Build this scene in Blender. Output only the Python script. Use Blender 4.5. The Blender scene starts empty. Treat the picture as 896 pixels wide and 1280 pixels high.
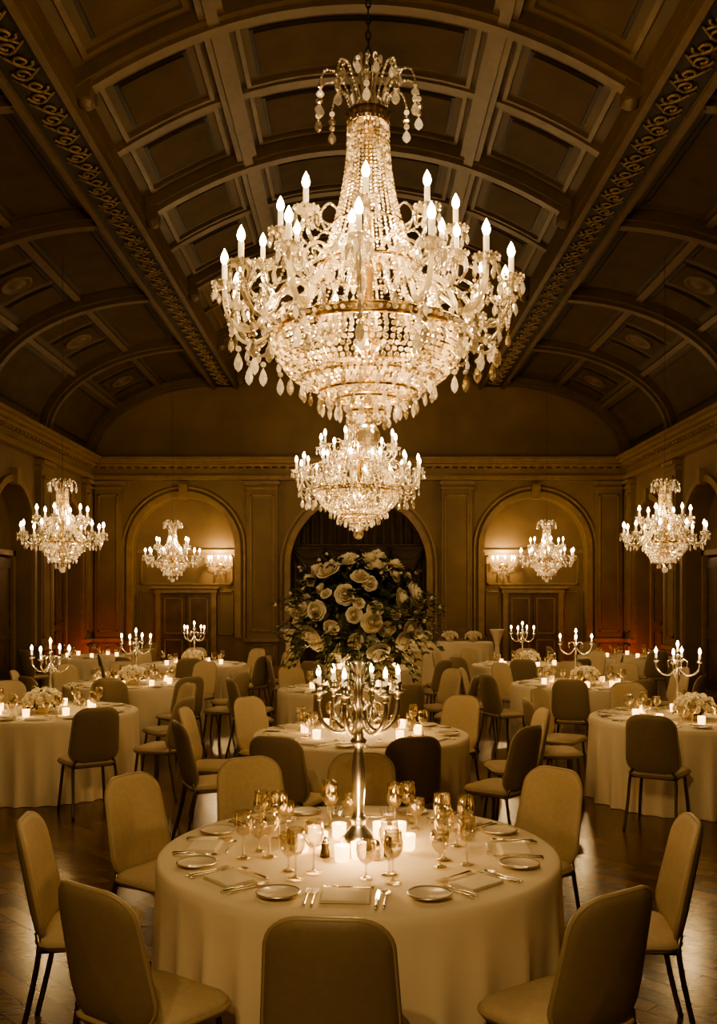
import bpy, math, random
from mathutils import Vector, Matrix
random.seed(7)
PI=math.pi
C=bpy.context.scene.collection
try:
    bpy.context.scene.view_settings.look='AgX - Medium High Contrast'
except Exception: pass

# ---------------------------------------------------------------- materials
def mk(name):
    m=bpy.data.materials.new(name); m.use_nodes=True
    nt=m.node_tree; b=nt.nodes['Principled BSDF']
    return m,nt,b
def simple(name,col,rough=.5,metal=0,emis=None,es=0,noise=0,nscale=20,bump=0,bscale=200,spec=None):
    m,nt,b=mk(name)
    b.inputs['Base Color'].default_value=(*col,1)
    b.inputs['Roughness'].default_value=rough
    b.inputs['Metallic'].default_value=metal
    if spec is not None: b.inputs['Specular IOR Level'].default_value=spec
    if emis:
        b.inputs['Emission Color'].default_value=(*emis,1); b.inputs['Emission Strength'].default_value=es
    tc=nt.nodes.new('ShaderNodeTexCoord')
    if noise:
        n=nt.nodes.new('ShaderNodeTexNoise'); n.inputs['Scale'].default_value=nscale; n.inputs['Detail'].default_value=4
        nt.links.new(tc.outputs['Object'],n.inputs['Vector'])
        r=nt.nodes.new('ShaderNodeValToRGB')
        r.color_ramp.elements[0].position=.3; r.color_ramp.elements[1].position=.7
        r.color_ramp.elements[0].color=(*[c*(1-noise) for c in col],1)
        r.color_ramp.elements[1].color=(*[min(1,c*(1+noise)) for c in col],1)
        nt.links.new(n.outputs['Fac'],r.inputs['Fac']); nt.links.new(r.outputs['Color'],b.inputs['Base Color'])
    if bump:
        n2=nt.nodes.new('ShaderNodeTexNoise'); n2.inputs['Scale'].default_value=bscale
        nt.links.new(tc.outputs['Object'],n2.inputs['Vector'])
        bp=nt.nodes.new('ShaderNodeBump'); bp.inputs['Strength'].default_value=bump; bp.inputs['Distance'].default_value=.01
        nt.links.new(n2.outputs['Fac'],bp.inputs['Height']); nt.links.new(bp.outputs['Normal'],b.inputs['Normal'])
    return m
def emit(name,col,s):
    m=bpy.data.materials.new(name); m.use_nodes=True; nt=m.node_tree; nt.nodes.clear()
    o=nt.nodes.new('ShaderNodeOutputMaterial'); e=nt.nodes.new('ShaderNodeEmission')
    e.inputs['Color'].default_value=(*col,1); e.inputs['Strength'].default_value=s
    nt.links.new(e.outputs[0],o.inputs['Surface']); return m
def glassy(name,tint=(1,.94,.82),base=.14,rough=.04,mul=.8):
    m=bpy.data.materials.new(name); m.use_nodes=True; nt=m.node_tree; nt.nodes.clear()
    o=nt.nodes.new('ShaderNodeOutputMaterial'); t=nt.nodes.new('ShaderNodeBsdfTransparent'); g=nt.nodes.new('ShaderNodeBsdfGlossy')
    t.inputs['Color'].default_value=(.95,.94,.92,1); g.inputs['Color'].default_value=(*tint,1); g.inputs['Roughness'].default_value=rough
    f=nt.nodes.new('ShaderNodeLayerWeight'); f.inputs['Blend'].default_value=.35
    a=nt.nodes.new('ShaderNodeMath'); a.operation='MULTIPLY_ADD'; a.inputs[1].default_value=mul; a.inputs[2].default_value=base
    a.use_clamp=True
    nt.links.new(f.outputs['Facing'],a.inputs[0])
    mx=nt.nodes.new('ShaderNodeMixShader'); nt.links.new(a.outputs[0],mx.inputs[0]); nt.links.new(t.outputs[0],mx.inputs[1]); nt.links.new(g.outputs[0],mx.inputs[2])
    nt.links.new(mx.outputs[0],o.inputs['Surface']); return m
def crystal_mat(name,es,transl,transp,rough=.1):
    m=bpy.data.materials.new(name); m.use_nodes=True; nt=m.node_tree; nt.nodes.clear()
    N=nt.nodes.new; L=nt.links.new
    o=N('ShaderNodeOutputMaterial'); g=N('ShaderNodeBsdfGlossy'); g.inputs['Roughness'].default_value=rough; g.inputs['Color'].default_value=(1,.94,.82,1)
    d=N('ShaderNodeBsdfTranslucent'); d.inputs['Color'].default_value=(1,.9,.72,1)
    geo=N('ShaderNodeNewGeometry'); pw=N('ShaderNodeMath'); pw.operation='POWER'; pw.inputs[1].default_value=2.5
    L(geo.outputs['Random Per Island'],pw.inputs[0])
    f=N('ShaderNodeMath'); f.operation='MULTIPLY_ADD'; f.inputs[1].default_value=transl; f.inputs[2].default_value=transl*.25; f.use_clamp=True; L(pw.outputs[0],f.inputs[0])
    m1=N('ShaderNodeMixShader'); L(f.outputs[0],m1.inputs[0]); L(g.outputs[0],m1.inputs[1]); L(d.outputs[0],m1.inputs[2])
    last=m1
    if transp:
        t=N('ShaderNodeBsdfTransparent'); m2=N('ShaderNodeMixShader'); m2.inputs[0].default_value=transp; L(m1.outputs[0],m2.inputs[1]); L(t.outputs[0],m2.inputs[2]); last=m2
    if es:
        e=N('ShaderNodeEmission'); e.inputs['Color'].default_value=(1,.74,.42,1)  # emission put in to imitate sparkle; the crystals are no light source
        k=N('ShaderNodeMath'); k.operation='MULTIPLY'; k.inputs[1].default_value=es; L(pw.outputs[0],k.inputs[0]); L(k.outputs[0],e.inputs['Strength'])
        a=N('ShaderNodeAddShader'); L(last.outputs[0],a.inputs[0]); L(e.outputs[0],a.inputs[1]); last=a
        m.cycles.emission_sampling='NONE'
    L(last.outputs[0],o.inputs['Surface'])
    return m

M_wall=simple('wall_plaster',(.175,.112,.05),.6,noise=.15,nscale=1.5,bump=.1,bscale=60)
M_niche=simple('niche_plaster',(.165,.105,.047),.65,noise=.15,nscale=2)
M_trim=simple('trim_gilt_plaster',(.22,.142,.064),.45,noise=.15,nscale=6,bump=.1)
M_gilt=simple('gilt_fretwork',(.17,.108,.046),.5,noise=.15,nscale=10)
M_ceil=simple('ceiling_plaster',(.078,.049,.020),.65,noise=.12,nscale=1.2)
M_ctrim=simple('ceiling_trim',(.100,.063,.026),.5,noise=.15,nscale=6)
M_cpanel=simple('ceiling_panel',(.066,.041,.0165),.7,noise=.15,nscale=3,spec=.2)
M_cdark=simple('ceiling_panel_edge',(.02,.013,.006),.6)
M_wood=simple('door_wood',(.10,.058,.026),.35,noise=.3,nscale=5)
M_dark=simple('dark_velvet',(.05,.031,.015),.75,noise=.2,nscale=4)
M_cloth=simple('linen_cloth',(.82,.70,.51),.85,bump=.15,bscale=400)
M_napkin=simple('napkin_cloth',(.86,.76,.59),.85,bump=.2,bscale=300)
M_uphol=simple('cream_upholstery',(.52,.41,.26),.7,noise=.06,nscale=40,bump=.15,bscale=300)
M_uphol_shaded=simple('rear_upholstery_shaded',(.27,.20,.115),.55,noise=.06,nscale=40,bump=.1,bscale=300)  # same upholstery, darkened on the rear side to carry shade in its colour
M_pipe=simple('upholstery_piping',(.42,.32,.19),.4)
M_leg=simple('chair_metal',(.22,.17,.11),.3,metal=1)
M_silver=simple('polished_silver',(.97,.91,.80),.27,metal=1)
M_gold=simple('brass',(.75,.54,.28),.25,metal=1)
M_candle=simple('candle_wax',(.9,.8,.6),.5,emis=(1,.68,.32),es=.9)
M_bulb=emit('candle_bulb_glow',(1,.74,.39),80)
M_flame=emit('flame_glow',(1,.68,.32),75)
M_votglow=simple('votive_glass_glow',(.9,.7,.4),.2,emis=(1,.57,.20),es=5)
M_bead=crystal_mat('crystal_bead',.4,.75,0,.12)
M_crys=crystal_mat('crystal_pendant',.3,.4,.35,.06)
M_glass=glassy('clear_glass')
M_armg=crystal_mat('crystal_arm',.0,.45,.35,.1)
M_leaf=simple('leaf_green',(.075,.078,.026),.5,noise=.4,nscale=50)
M_plate=simple('porcelain',(.80,.71,.56),.15)
M_shk=simple('pepper_dark',(.06,.04,.02),.25)
M_ember=simple('dark_iron',(.02,.014,.008),.7)
def petal():
    m=bpy.data.materials.new('ivory_petal'); m.use_nodes=True; nt=m.node_tree; nt.nodes.clear(); N=nt.nodes.new; L=nt.links.new
    o=N('ShaderNodeOutputMaterial'); d=N('ShaderNodeBsdfDiffuse'); t=N('ShaderNodeBsdfTranslucent'); mx=N('ShaderNodeMixShader')
    geo=N('ShaderNodeNewGeometry'); r=N('ShaderNodeValToRGB'); r.color_ramp.elements[0].color=(.92,.82,.62,1); r.color_ramp.elements[1].color=(.99,.94,.82,1)
    L(geo.outputs['Random Per Island'],r.inputs['Fac']); L(r.outputs[0],d.inputs[0]); L(r.outputs[0],t.inputs[0])
    mx.inputs[0].default_value=.25; L(d.outputs[0],mx.inputs[1]); L(t.outputs[0],mx.inputs[2]); L(mx.outputs[0],o.inputs[0]); return m
M_rose=petal()

def floor_mat():
    m,nt,b=mk('parquet_floor'); N=nt.nodes.new; L=nt.links.new
    tc=N('ShaderNodeTexCoord'); mp=N('ShaderNodeMapping'); mp.inputs['Rotation'].default_value=(0,0,math.radians(45))
    L(tc.outputs['Object'],mp.inputs['Vector'])
    br=N('ShaderNodeTexBrick'); br.inputs['Scale'].default_value=1; br.inputs['Brick Width'].default_value=.46; br.inputs['Row Height'].default_value=.115
    br.inputs['Mortar Size'].default_value=.004; br.inputs['Color1'].default_value=(.12,.06,.02,1); br.inputs['Color2'].default_value=(.30,.16,.055,1); br.inputs['Mortar'].default_value=(.012,.006,.003,1)
    L(mp.outputs[0],br.inputs['Vector'])
    n=N('ShaderNodeTexNoise'); n.inputs['Scale'].default_value=9; n.inputs['Detail'].default_value=6
    mp2=N('ShaderNodeMapping'); mp2.inputs['Rotation'].default_value=(0,0,math.radians(45)); mp2.inputs['Scale'].default_value=(1,9,1)
    L(tc.outputs['Object'],mp2.inputs['Vector']); L(mp2.outputs[0],n.inputs['Vector'])
    mx=N('ShaderNodeMixRGB'); mx.blend_type='MULTIPLY'; mx.inputs[0].default_value=.6
    L(br.outputs['Color'],mx.inputs[1]); L(n.outputs['Fac'],mx.inputs[2]); L(mx.outputs[0],b.inputs['Base Color'])
    rr=N('ShaderNodeMapRange'); rr.inputs['To Min'].default_value=.16; rr.inputs['To Max'].default_value=.30
    L(n.outputs['Fac'],rr.inputs['Value']); L(rr.outputs[0],b.inputs['Roughness'])
    ad=N('ShaderNodeMath'); ad.operation='MULTIPLY_ADD'; ad.inputs[1].default_value=-.15; L(n.outputs['Fac'],ad.inputs[0]); L(br.outputs['Fac'],ad.inputs[2])
    bp=N('ShaderNodeBump'); bp.inputs['Strength'].default_value=.35; bp.inputs['Distance'].default_value=.003; L(ad.outputs[0],bp.inputs['Height']); bp.invert=True
    b.inputs['Specular IOR Level'].default_value=.9; b.inputs['Specular Tint'].default_value=(1,.78,.46,1)
    L(bp.outputs[0],b.inputs['Normal'])
    return m
M_floor=floor_mat()

# ---------------------------------------------------------------- mesh builder
class MB:
    def __init__(s): s.v=[];s.f=[];s.m=[];s.s=[];s.mats=[]
    def mi(s,mat):
        if mat not in s.mats: s.mats.append(mat)
        return s.mats.index(mat)
    def add(s,vs,fs,mat,smooth=False,M=None):
        o=len(s.v); k=s.mi(mat)
        if M is not None: vs=[tuple(M@Vector(v)) for v in vs]
        s.v.extend(vs)
        for f in fs: s.f.append(tuple(i+o for i in f))
        s.m.extend([k]*len(fs)); s.s.extend([smooth]*len(fs))
    def box(s,c,d,mat,M=None):
        x,y,z=c;a,b,e=d[0]/2,d[1]/2,d[2]/2
        vs=[(x+i*a,y+j*b,z+k*e) for i in(-1,1) for j in(-1,1) for k in(-1,1)]
        s.add(vs,[(0,1,3,2),(4,6,7,5),(0,4,5,1),(2,3,7,6),(0,2,6,4),(1,5,7,3)],mat,False,M)
    def lathe(s,prof,seg,mat,c=(0,0,0),smooth=True,M=None):
        vs=[];fs=[];n=len(prof)
        for r,z in prof:
            for k in range(seg):
                a=2*PI*k/seg; vs.append((c[0]+r*math.cos(a),c[1]+r*math.sin(a),c[2]+z))
        for i in range(n-1):
            for k in range(seg):
                k2=(k+1)%seg
                fs.append((i*seg+k,i*seg+k2,(i+1)*seg+k2,(i+1)*seg+k))
        s.add(vs,fs,mat,smooth,M)
    def tube(s,pts,r,seg,mat,smooth=True,closed=False,M=None,cap=True):
        pts=[Vector(p) for p in pts]; n=len(pts)
        if not isinstance(r,(list,tuple)): r=[r]*n
        r=list(r)+[r[-1]]*(n-len(r))
        vs=[];fs=[]; up=None
        for i,p in enumerate(pts):
            if closed: t=pts[(i+1)%n]-pts[i-1]
            else: t=pts[min(i+1,n-1)]-pts[max(i-1,0)]
            if t.length<1e-9: t=Vector((0,0,1))
            t.normalize()
            if up is None:
                up=Vector((0,0,1)) if abs(t.z)<.9 else Vector((1,0,0))
            u=up-t*up.dot(t)
            if u.length<1e-6: u=t.orthogonal()
            u.normalize(); w=t.cross(u); up=u
            for k in range(seg):
                a=2*PI*k/seg; q=p+(u*math.cos(a)+w*math.sin(a))*r[i]; vs.append(tuple(q))
        m=n if closed else n-1
        for i in range(m):
            j=(i+1)%n
            for k in range(seg):
                k2=(k+1)%seg; fs.append((i*seg+k,i*seg+k2,j*seg+k2,j*seg+k))
        if not closed and cap:
            fs.append(tuple(reversed(range(seg)))); fs.append(tuple((n-1)*seg+k for k in range(seg)))
        s.add(vs,fs,mat,smooth,M)
    def bead(s,p,r,mat,sc=1.0):
        x,y,z=p; o=_BT
        s.add([(x+a*r,y+b*r,z+c*r*sc) for a,b,c in o[0]],o[1],mat,False)
    def drop(s,p,L,w,mat):
        x,y,z=p; s.bead((x,y,z-w*.4),w*.34,M_bead); z-=w*.75; L-=w*.75
        a0=random.random()*PI; vs=[(x,y,z)]
        for r,h in((w*.34,.3*L),(w*.5,.58*L),(w*.36,.82*L)):
            for k in range(6):
                a=a0+k*PI/3; vs.append((x+r*math.cos(a),y+r*math.sin(a)*.7,z-h))
        vs.append((x,y,z-L)); fs=[]
        for k in range(6):
            k2=(k+1)%6; fs+= [(0,1+k,1+k2),(1+k,7+k,7+k2,1+k2),(7+k,13+k,13+k2,7+k2),(13+k,19,13+k2)]
        s.add(vs,fs,mat,False)
    def obj(s,name,loc=(0,0,0),rz=0):
        me=bpy.data.meshes.new(name); me.from_pydata(s.v,[],s.f)
        for m in s.mats: me.materials.append(m)
        me.polygons.foreach_set('material_index',s.m); me.polygons.foreach_set('use_smooth',s.s)
        me.update(); return inst(me,name,loc,rz)
def inst(me,name,loc=(0,0,0),rz=0,sc=1):
    o=bpy.data.objects.new(name,me); o.location=loc; o.rotation_euler=(0,0,rz); o.scale=(sc,sc,sc); C.objects.link(o); return o
def _bt():
    vs=[(0,0,1)]
    for z,r in((.62,.78),(-.05,1.),(-.65,.76)):
        for k in range(6):
            a=k*PI/3+(z*1.0); vs.append((r*math.cos(a),r*math.sin(a),z))
    vs.append((0,0,-1)); fs=[]
    for k in range(6):
        k2=(k+1)%6; fs.append((0,1+k,1+k2)); fs.append((1+k,7+k,7+k2,1+k2)); fs.append((7+k,13+k,13+k2,7+k2)); fs.append((13+k,19,13+k2))
    return vs,fs
_BT=_bt()
def spl(P,n=6):
    P=[Vector(p) for p in P]; out=[]
    for i in range(len(P)-1):
        a=P[max(i-1,0)];b=P[i];c=P[i+1];d=P[min(i+2,len(P)-1)]
        for k in range(n):
            t=k/n; out.append(.5*((2*b)+(c-a)*t+(2*a-5*b+4*c-d)*t*t+(3*b-a-3*c+d)*t**3))
    out.append(P[-1]); return out
def rad(th,pts):
    return [(r*math.cos(th),r*math.sin(th),z) for r,z in pts]
def strand(mb,pts,r,sp,mat,sc=1):
    pts=[Vector(p) for p in pts]; acc=0; mb.bead(pts[0],r,mat,sc)
    for a,b in zip(pts,pts[1:]):
        L=(b-a).length; 
        while acc+L>=sp:
            t=(sp-acc)/L; a=a+(b-a)*t; L=(b-a).length; acc=0; mb.bead(a,r,mat,sc)
        acc+=L

# ---------------------------------------------------------------- room shell
W=6.35; D=22.0; Y0=-7.0; ZC=5.1
mb=MB(); mb.box((0,(Y0+D)/2,-.1),(2*W+1.6,D-Y0+1.6,.2),M_floor); mb.obj('floor')

def prof_center(x): return 7.0+1.0*(1-(x/3.0)**2)
def cpt(x):
    nx=-(2*x/9.0); n=Vector((nx,-1)); n.normalize(); return (x,prof_center(x),n.x,n.y)
def spt(sg,a):
    x=3.2+(W-3.2)*math.cos(a); z=ZC+1.9*math.sin(a)
    n=Vector((-math.cos(a)/(W-3.2),-math.sin(a)/1.9)); n.normalize(); return (sg*x,z,sg*n.x,n.y)
def strip(mb,pts,y0,y1,h,mat,off=0):
    vs=[];fs=[]
    for x,z,nx,nz in pts:
        for (hh,y) in((off,y0),(off+h,y0),(off+h,y1),(off,y1)): vs.append((x+nx*hh,y,z+nz*hh))
    for i in range(len(pts)-1):
        a=i*4;b=a+4
        for k in range(4):
            k2=(k+1)%4; fs.append((a+k,a+k2,b+k2,b+k))
    fs.append((0,1,2,3)); e=(len(pts)-1)*4; fs.append((e+3,e+2,e+1,e))
    mb.add(vs,fs,mat)
def crange(a,b,n=10): return [cpt(a+(b-a)*i/n) for i in range(n+1)]
def srange(sg,a,b,n=8): return [spt(sg,a+(b-a)*i/n) for i in range(n+1)]
full=srange(-1,0,PI/2,16)+crange(-3,3,24)+list(reversed(srange(1,0,PI/2,16)))
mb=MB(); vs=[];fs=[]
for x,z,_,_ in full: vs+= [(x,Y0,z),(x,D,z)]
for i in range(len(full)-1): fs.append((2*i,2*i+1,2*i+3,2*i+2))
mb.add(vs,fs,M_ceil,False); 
BAYS=[0.3,3.35,6.4,9.45,12.5,15.6,18.7,D]
for b0,b1 in zip(BAYS,BAYS[1:]):
    m=(b0+b1)/2
    for (y0,y1) in((b0+.25,m-.08),(m+.08,b1-.25)):
        for (x0,x1) in((-2.72,-1.68),(-1.3,1.3),(1.68,2.72)):
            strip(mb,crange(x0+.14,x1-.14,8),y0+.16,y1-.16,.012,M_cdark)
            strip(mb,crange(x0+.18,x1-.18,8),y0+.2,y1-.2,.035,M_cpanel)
    for sg in(-1,1):
        for (a0,a1) in((.16,.62),(.74,1.06),(1.14,1.42)):
            for (y0,y1) in(((b0+.3,b1-.3),) if a0<.7 or a0>1.1 else ((b0+.3,b0+1.0),(b0+1.15,b1-1.15),(b1-1.0,b1-.3))):
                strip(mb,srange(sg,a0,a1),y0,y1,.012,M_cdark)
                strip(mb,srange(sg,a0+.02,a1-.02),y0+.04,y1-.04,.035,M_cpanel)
mb.obj('ceiling')
mb=MB()
for b in BAYS:
    if b>D-.1: b=D-.16
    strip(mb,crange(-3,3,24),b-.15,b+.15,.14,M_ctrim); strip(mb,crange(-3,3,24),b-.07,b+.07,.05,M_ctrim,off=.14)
    for sg in(-1,1):
        strip(mb,srange(sg,0,PI/2,16),b-.16,b+.16,.14,M_ctrim); strip(mb,srange(sg,0,PI/2,16),b-.07,b+.07,.06,M_ctrim,off=.14)
for b0,b1 in zip(BAYS,BAYS[1:]):
    m=(b0+b1)/2; strip(mb,crange(-3,3,24),m-.06,m+.06,.06,M_ctrim)
    for (y0,y1) in((b0+.25,m-.08),(m+.08,b1-.25)):
        for (x0,x1) in((-2.72,-1.68),(-1.3,1.3),(1.68,2.72)):
            n=8;t=.05
            strip(mb,crange(x0,x1,n),y0,y0+t,.04,M_ctrim); strip(mb,crange(x0,x1,n),y1-t,y1,.04,M_ctrim)
            strip(mb,crange(x0,x0+t,1),y0,y1,.04,M_ctrim); strip(mb,crange(x1-t,x1,1),y0,y1,.04,M_ctrim)
    for sg in(-1,1):
        for a in(.08,.68,1.1,1.47):
            strip(mb,srange(sg,a-.02,a+.02,2),b0,b1,.07,M_ctrim)
        for yy,aa in((m,.9),):
            x,z,nx,nz=spt(sg,aa); n=Vector((nx,0,nz)); q=n.to_track_quat('Z','Y').to_matrix().to_4x4(); T=Matrix.Translation((x,yy,z))@q
            mb.lathe([(.26,.03),(.26,.06),(.22,.075),(.20,.05),(.12,.05),(.08,.08),(0,.085)],20,M_ctrim,M=T)
for x in(-1.5,1.5):
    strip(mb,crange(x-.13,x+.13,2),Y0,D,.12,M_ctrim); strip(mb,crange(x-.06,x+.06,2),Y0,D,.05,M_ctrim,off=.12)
mb.obj('trim_1')
mb=MB()
for sg in(-1,1):
    xc=sg*3.12; L=D-Y0; yc=(D+Y0)/2
    mb.box((xc,yc,6.97),(.62,L,.22),M_ctrim); mb.box((xc,yc,6.83),(.46,L,.08),M_cdark)
    mb.box((xc-.26,yc,6.80),(.08,L,.14),M_ctrim); mb.box((xc+.26,yc,6.80),(.08,L,.14),M_ctrim)
    y=5.0; k=0
    while y<D-.2:
        f=1 if k%2 else -1
        pts=[]
        for j in range(15):
            a=j/14*PI*2.6; r=.105*(1-j/14*.75); pts.append((xc+f*(.03+r*math.cos(a)),y+r*math.sin(a),6.775))
        mb.tube(pts,.017,4,M_gilt)
        mb.tube([(xc-f*.16,y-.1,6.78),(xc-f*.05,y+.02,6.77),(xc+f*.12,y+.15,6.78)],.014,4,M_gilt)
        y+=.21;k+=1
    for b in BAYS:
        b=min(b,D-.2)
        for dx in(-.37,.37):
            mb.box((xc+dx,b,6.96),(.16,.24,.2),M_ctrim); mb.lathe([(0,-.09),(.07,-.06),(.09,0)],10,M_ctrim,c=(xc+dx,b,6.87))
mb.obj('trim_2')

# arched walls
def arched(mb,mp,u0,u1,ztop,arches,depth,mat,back):
    def quad(a,b,c,d,m): mb.add([mp(*a),mp(*b),mp(*c),mp(*d)],[(0,1,2,3)],m)
    cur=u0
    for (uc,h,zs) in arches:
        quad((cur,0,0),(uc-h,0,0),(uc-h,ztop,0),(cur,ztop,0),mat)
        n=20; P=[(uc-h*math.cos(PI*k/n),zs+h*math.sin(PI*k/n)) for k in range(n+1)]
        for a,b in zip(P,P[1:]):
            quad((a[0],a[1],0),(b[0],b[1],0),(b[0],ztop,0),(a[0],ztop,0),mat)
            quad((a[0],a[1],0),(b[0],b[1],0),(b[0],b[1],depth),(a[0],a[1],depth),mat)
        for s in(-h,h): quad((uc+s,0,0),(uc+s,0,depth),(uc+s,zs,depth),(uc+s,zs,0),mat)
        quad((uc-h-.02,0,depth),(uc+h+.02,0,depth),(uc+h+.02,zs+h+.02,depth),(uc-h-.02,zs+h+.02,depth),back)
        cur=uc+h
    quad((cur,0,0),(u1,0,0),(u1,ztop,0),(cur,ztop,0),mat)
def mbox(mb,mp,u,z,w,du,dz,dw,mat):
    vs=[mp(u+i*du/2,z+j*dz/2,w+k*dw/2) for i in(-1,1) for j in(-1,1) for k in(-1,1)]
    mb.add(vs,[(0,1,3,2),(4,6,7,5),(0,4,5,1),(2,3,7,6),(0,2,6,4),(1,5,7,3)],mat)
def archband(mb,mp,uc,h,zs,w,th,mat,z0=0):
    n=24
    pts=[(uc-(h),z0,uc-(h+w),z0)]+[(uc-h*math.cos(PI*k/n),zs+h*math.sin(PI*k/n),uc-(h+w)*math.cos(PI*k/n),zs+(h+w)*math.sin(PI*k/n)) for k in range(n+1)]+[(uc+h,z0,uc+h+w,z0)]
    vs=[];fs=[]
    for a,b,c,d in pts: vs+= [mp(a,b,0),mp(a,b,-th),mp(c,d,-th),mp(c,d,0)]
    for i in range(len(pts)-1):
        for k in range(4): fs.append((4*i+k,4*i+(k+1)%4,4*i+4+(k+1)%4,4*i+4+k))
    mb.add(vs,fs,mat)
def frame(mb,mp,u0,u1,z0,z1,t,th,mat):
    for (a,b,c,d) in((u0,u1,z0,z0+t),(u0,u1,z1-t,z1),(u0,u0+t,z0,z1),(u1-t,u1,z0,z1)):
        mbox(mb,mp,(a+b)/2,(c+d)/2,-th/2,b-a,d-c,th,mat)
def pilaster(mb,mp,uc,w):
    mbox(mb,mp,uc,2.35,-.06,w,4.7,.12,M_wall)
    mbox(mb,mp,uc,.12,-.11,w+.12,.24,.22,M_trim); mbox(mb,mp,uc,.85,-.1,w+.1,.08,.2,M_trim); mbox(mb,mp,uc,4.52,-.1,w+.1,.08,.2,M_trim); mbox(mb,mp,uc,4.4,-.08,w+.05,.05,.16,M_trim)
    m2=lambda u,z,ww: mp(u,z,ww-.12)
    frame(mb,m2,uc-w/2+.08,uc+w/2-.08,1.05,4.25,.035,.03,M_trim); frame(mb,m2,uc-w/2+.08,uc+w/2-.08,.3,.76,.03,.03,M_trim)
    mbox(mb,m2,uc,2.65,-.004,w-.26,3.0,.008,M_niche)
def entab(mb,mp,u0,u1):
    uc=(u0+u1)/2;L=u1-u0
    mbox(mb,mp,uc,4.64,-.09,L,.1,.18,M_trim); mbox(mb,mp,uc,4.78,-.06,L,.18,.12,M_wall); mbox(mb,mp,uc,4.92,-.13,L,.06,.26,M_trim)
    mbox(mb,mp,uc,4.99,-.17,L,.07,.34,M_trim); mbox(mb,mp,uc,5.06,-.21,L,.07,.42,M_trim)
    u=u0+.1
    while u<u1: mbox(mb,mp,u,4.875,-.16,.08,.05,.1,M_trim); u+=.2
bm_=lambda u,z,w:(u,D+w,z)
BA=[(-4.1,1.2,3.0),(0.0,1.6,2.6),(4.15,1.2,3.0)]
mb=MB(); arched(mb,bm_,-W,W,ZC,BA,.35,M_wall,M_niche)
vs=[];fs=[]
for x,z,_,_ in full: vs+=[(x,D,z),(x,D,ZC)]
for i in range(len(full)-1): fs.append((2*i,2*i+1,2*i+3,2*i+2))
mb.add(vs,fs,M_wall)
mb.obj('wall_back')
mb=MB()
for uc,h,zs in BA:
    archband(mb,bm_,uc,h,zs,.14,.07,M_trim,.9); archband(mb,bm_,uc,h+.2,zs,.05,.05,M_trim,.9)
    mbox(mb,bm_,uc,zs+h+.12,-.07,.2,.34,.16,M_trim)
for uc,w in((-5.85,.62),(-2.25,.72),(2.3,.72),(5.85,.62)): pilaster(mb,bm_,uc,w)
entab(mb,bm_,-W,W)
bm2=lambda u,z,w:(u,D+.35+w,z)
for uc in(-4.1,4.15):
    mbox(mb,bm2,uc,2.95,-.04,2.36,.07,.08,M_trim); frame(mb,bm2,uc-1.1,uc+1.1,2.15,2.85,.04,.04,M_trim)
    for s in(-1,1): frame(mb,bm2,uc+s*.93-.18,uc+s*.93+.18,.95,2.0,.03,.03,M_trim)
mb.obj('trim_3')
SA=[(y,1.02,2.95) for y in(1.8,4.9,8.0,11.0,14.05,17.15,20.35)]
for sg,nm in((-1,'left'),(1,'right')):
    mp=lambda u,z,w,sg=sg:(sg*(W+w),u,z)
    mb=MB(); arched(mb,mp,Y0,D,ZC,SA,.4,M_wall,M_niche); mb.obj('wall_'+nm)
    mb=MB()
    for uc,h,zs in SA:
        archband(mb,mp,uc,h,zs,.13,.07,M_trim,.9); mbox(mb,mp,uc,zs+h+.1,-.07,.18,.3,.14,M_trim)
    for b in BAYS: 
        if b<D-.5: pilaster(mb,mp,b,.6)
    pilaster(mb,mp,D-.32,.5)
    entab(mb,mp,Y0,D)
    mb.obj('trim_%d'%(4 if sg<0 else 5))
    k=0
    mp3=lambda u,z,w,sg=sg:(sg*(W+.38+w),u,z)
    for uc in(14.05,17.15,20.35):
        mb=MB(); mbox(mb,mp3,uc,1.3,-.05,1.5,2.6,.08,M_wood)
        for s in(-1,1):
            frame(mb,lambda u,z,w:mp3(u,z,w-.09),uc+s*.37-.3,uc+s*.37+.3,.25,1.1,.04,.03,M_wood); frame(mb,lambda u,z,w:mp3(u,z,w-.09),uc+s*.37-.3,uc+s*.37+.3,1.25,2.45,.04,.03,M_wood)
        frame(mb,lambda u,z,w:mp3(u,z,w-.02),uc-.85,uc+.85,0,2.75,.1,.12,M_trim)
        mb.obj('door_%d'%(3+k+(0 if sg<0 else 3))); k+=1
mb=MB(); mb.add([(-W,Y0,0),(W,Y0,0),(W,Y0,ZC),(-W,Y0,ZC)],[(0,1,2,3)],M_wall)
vs=[];fs=[]
for x,z,_,_ in full: vs+=[(x,Y0,z),(x,Y0,ZC)]
for i in range(len(full)-1): fs.append((2*i,2*i+1,2*i+3,2*i+2))
mb.add(vs,fs,M_wall); mb.obj('wall_front')
for sg,nm in((-1,'left'),(1,'right')):
    mb=MB()
    cur=Y0
    for uc,h,zs in SA:
        mb.box((sg*(W-.02),(cur+uc-h)/2,.1),(.05,uc-h-cur,.2),M_trim); cur=uc+h
    mb.obj('baseboard_'+nm)
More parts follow.
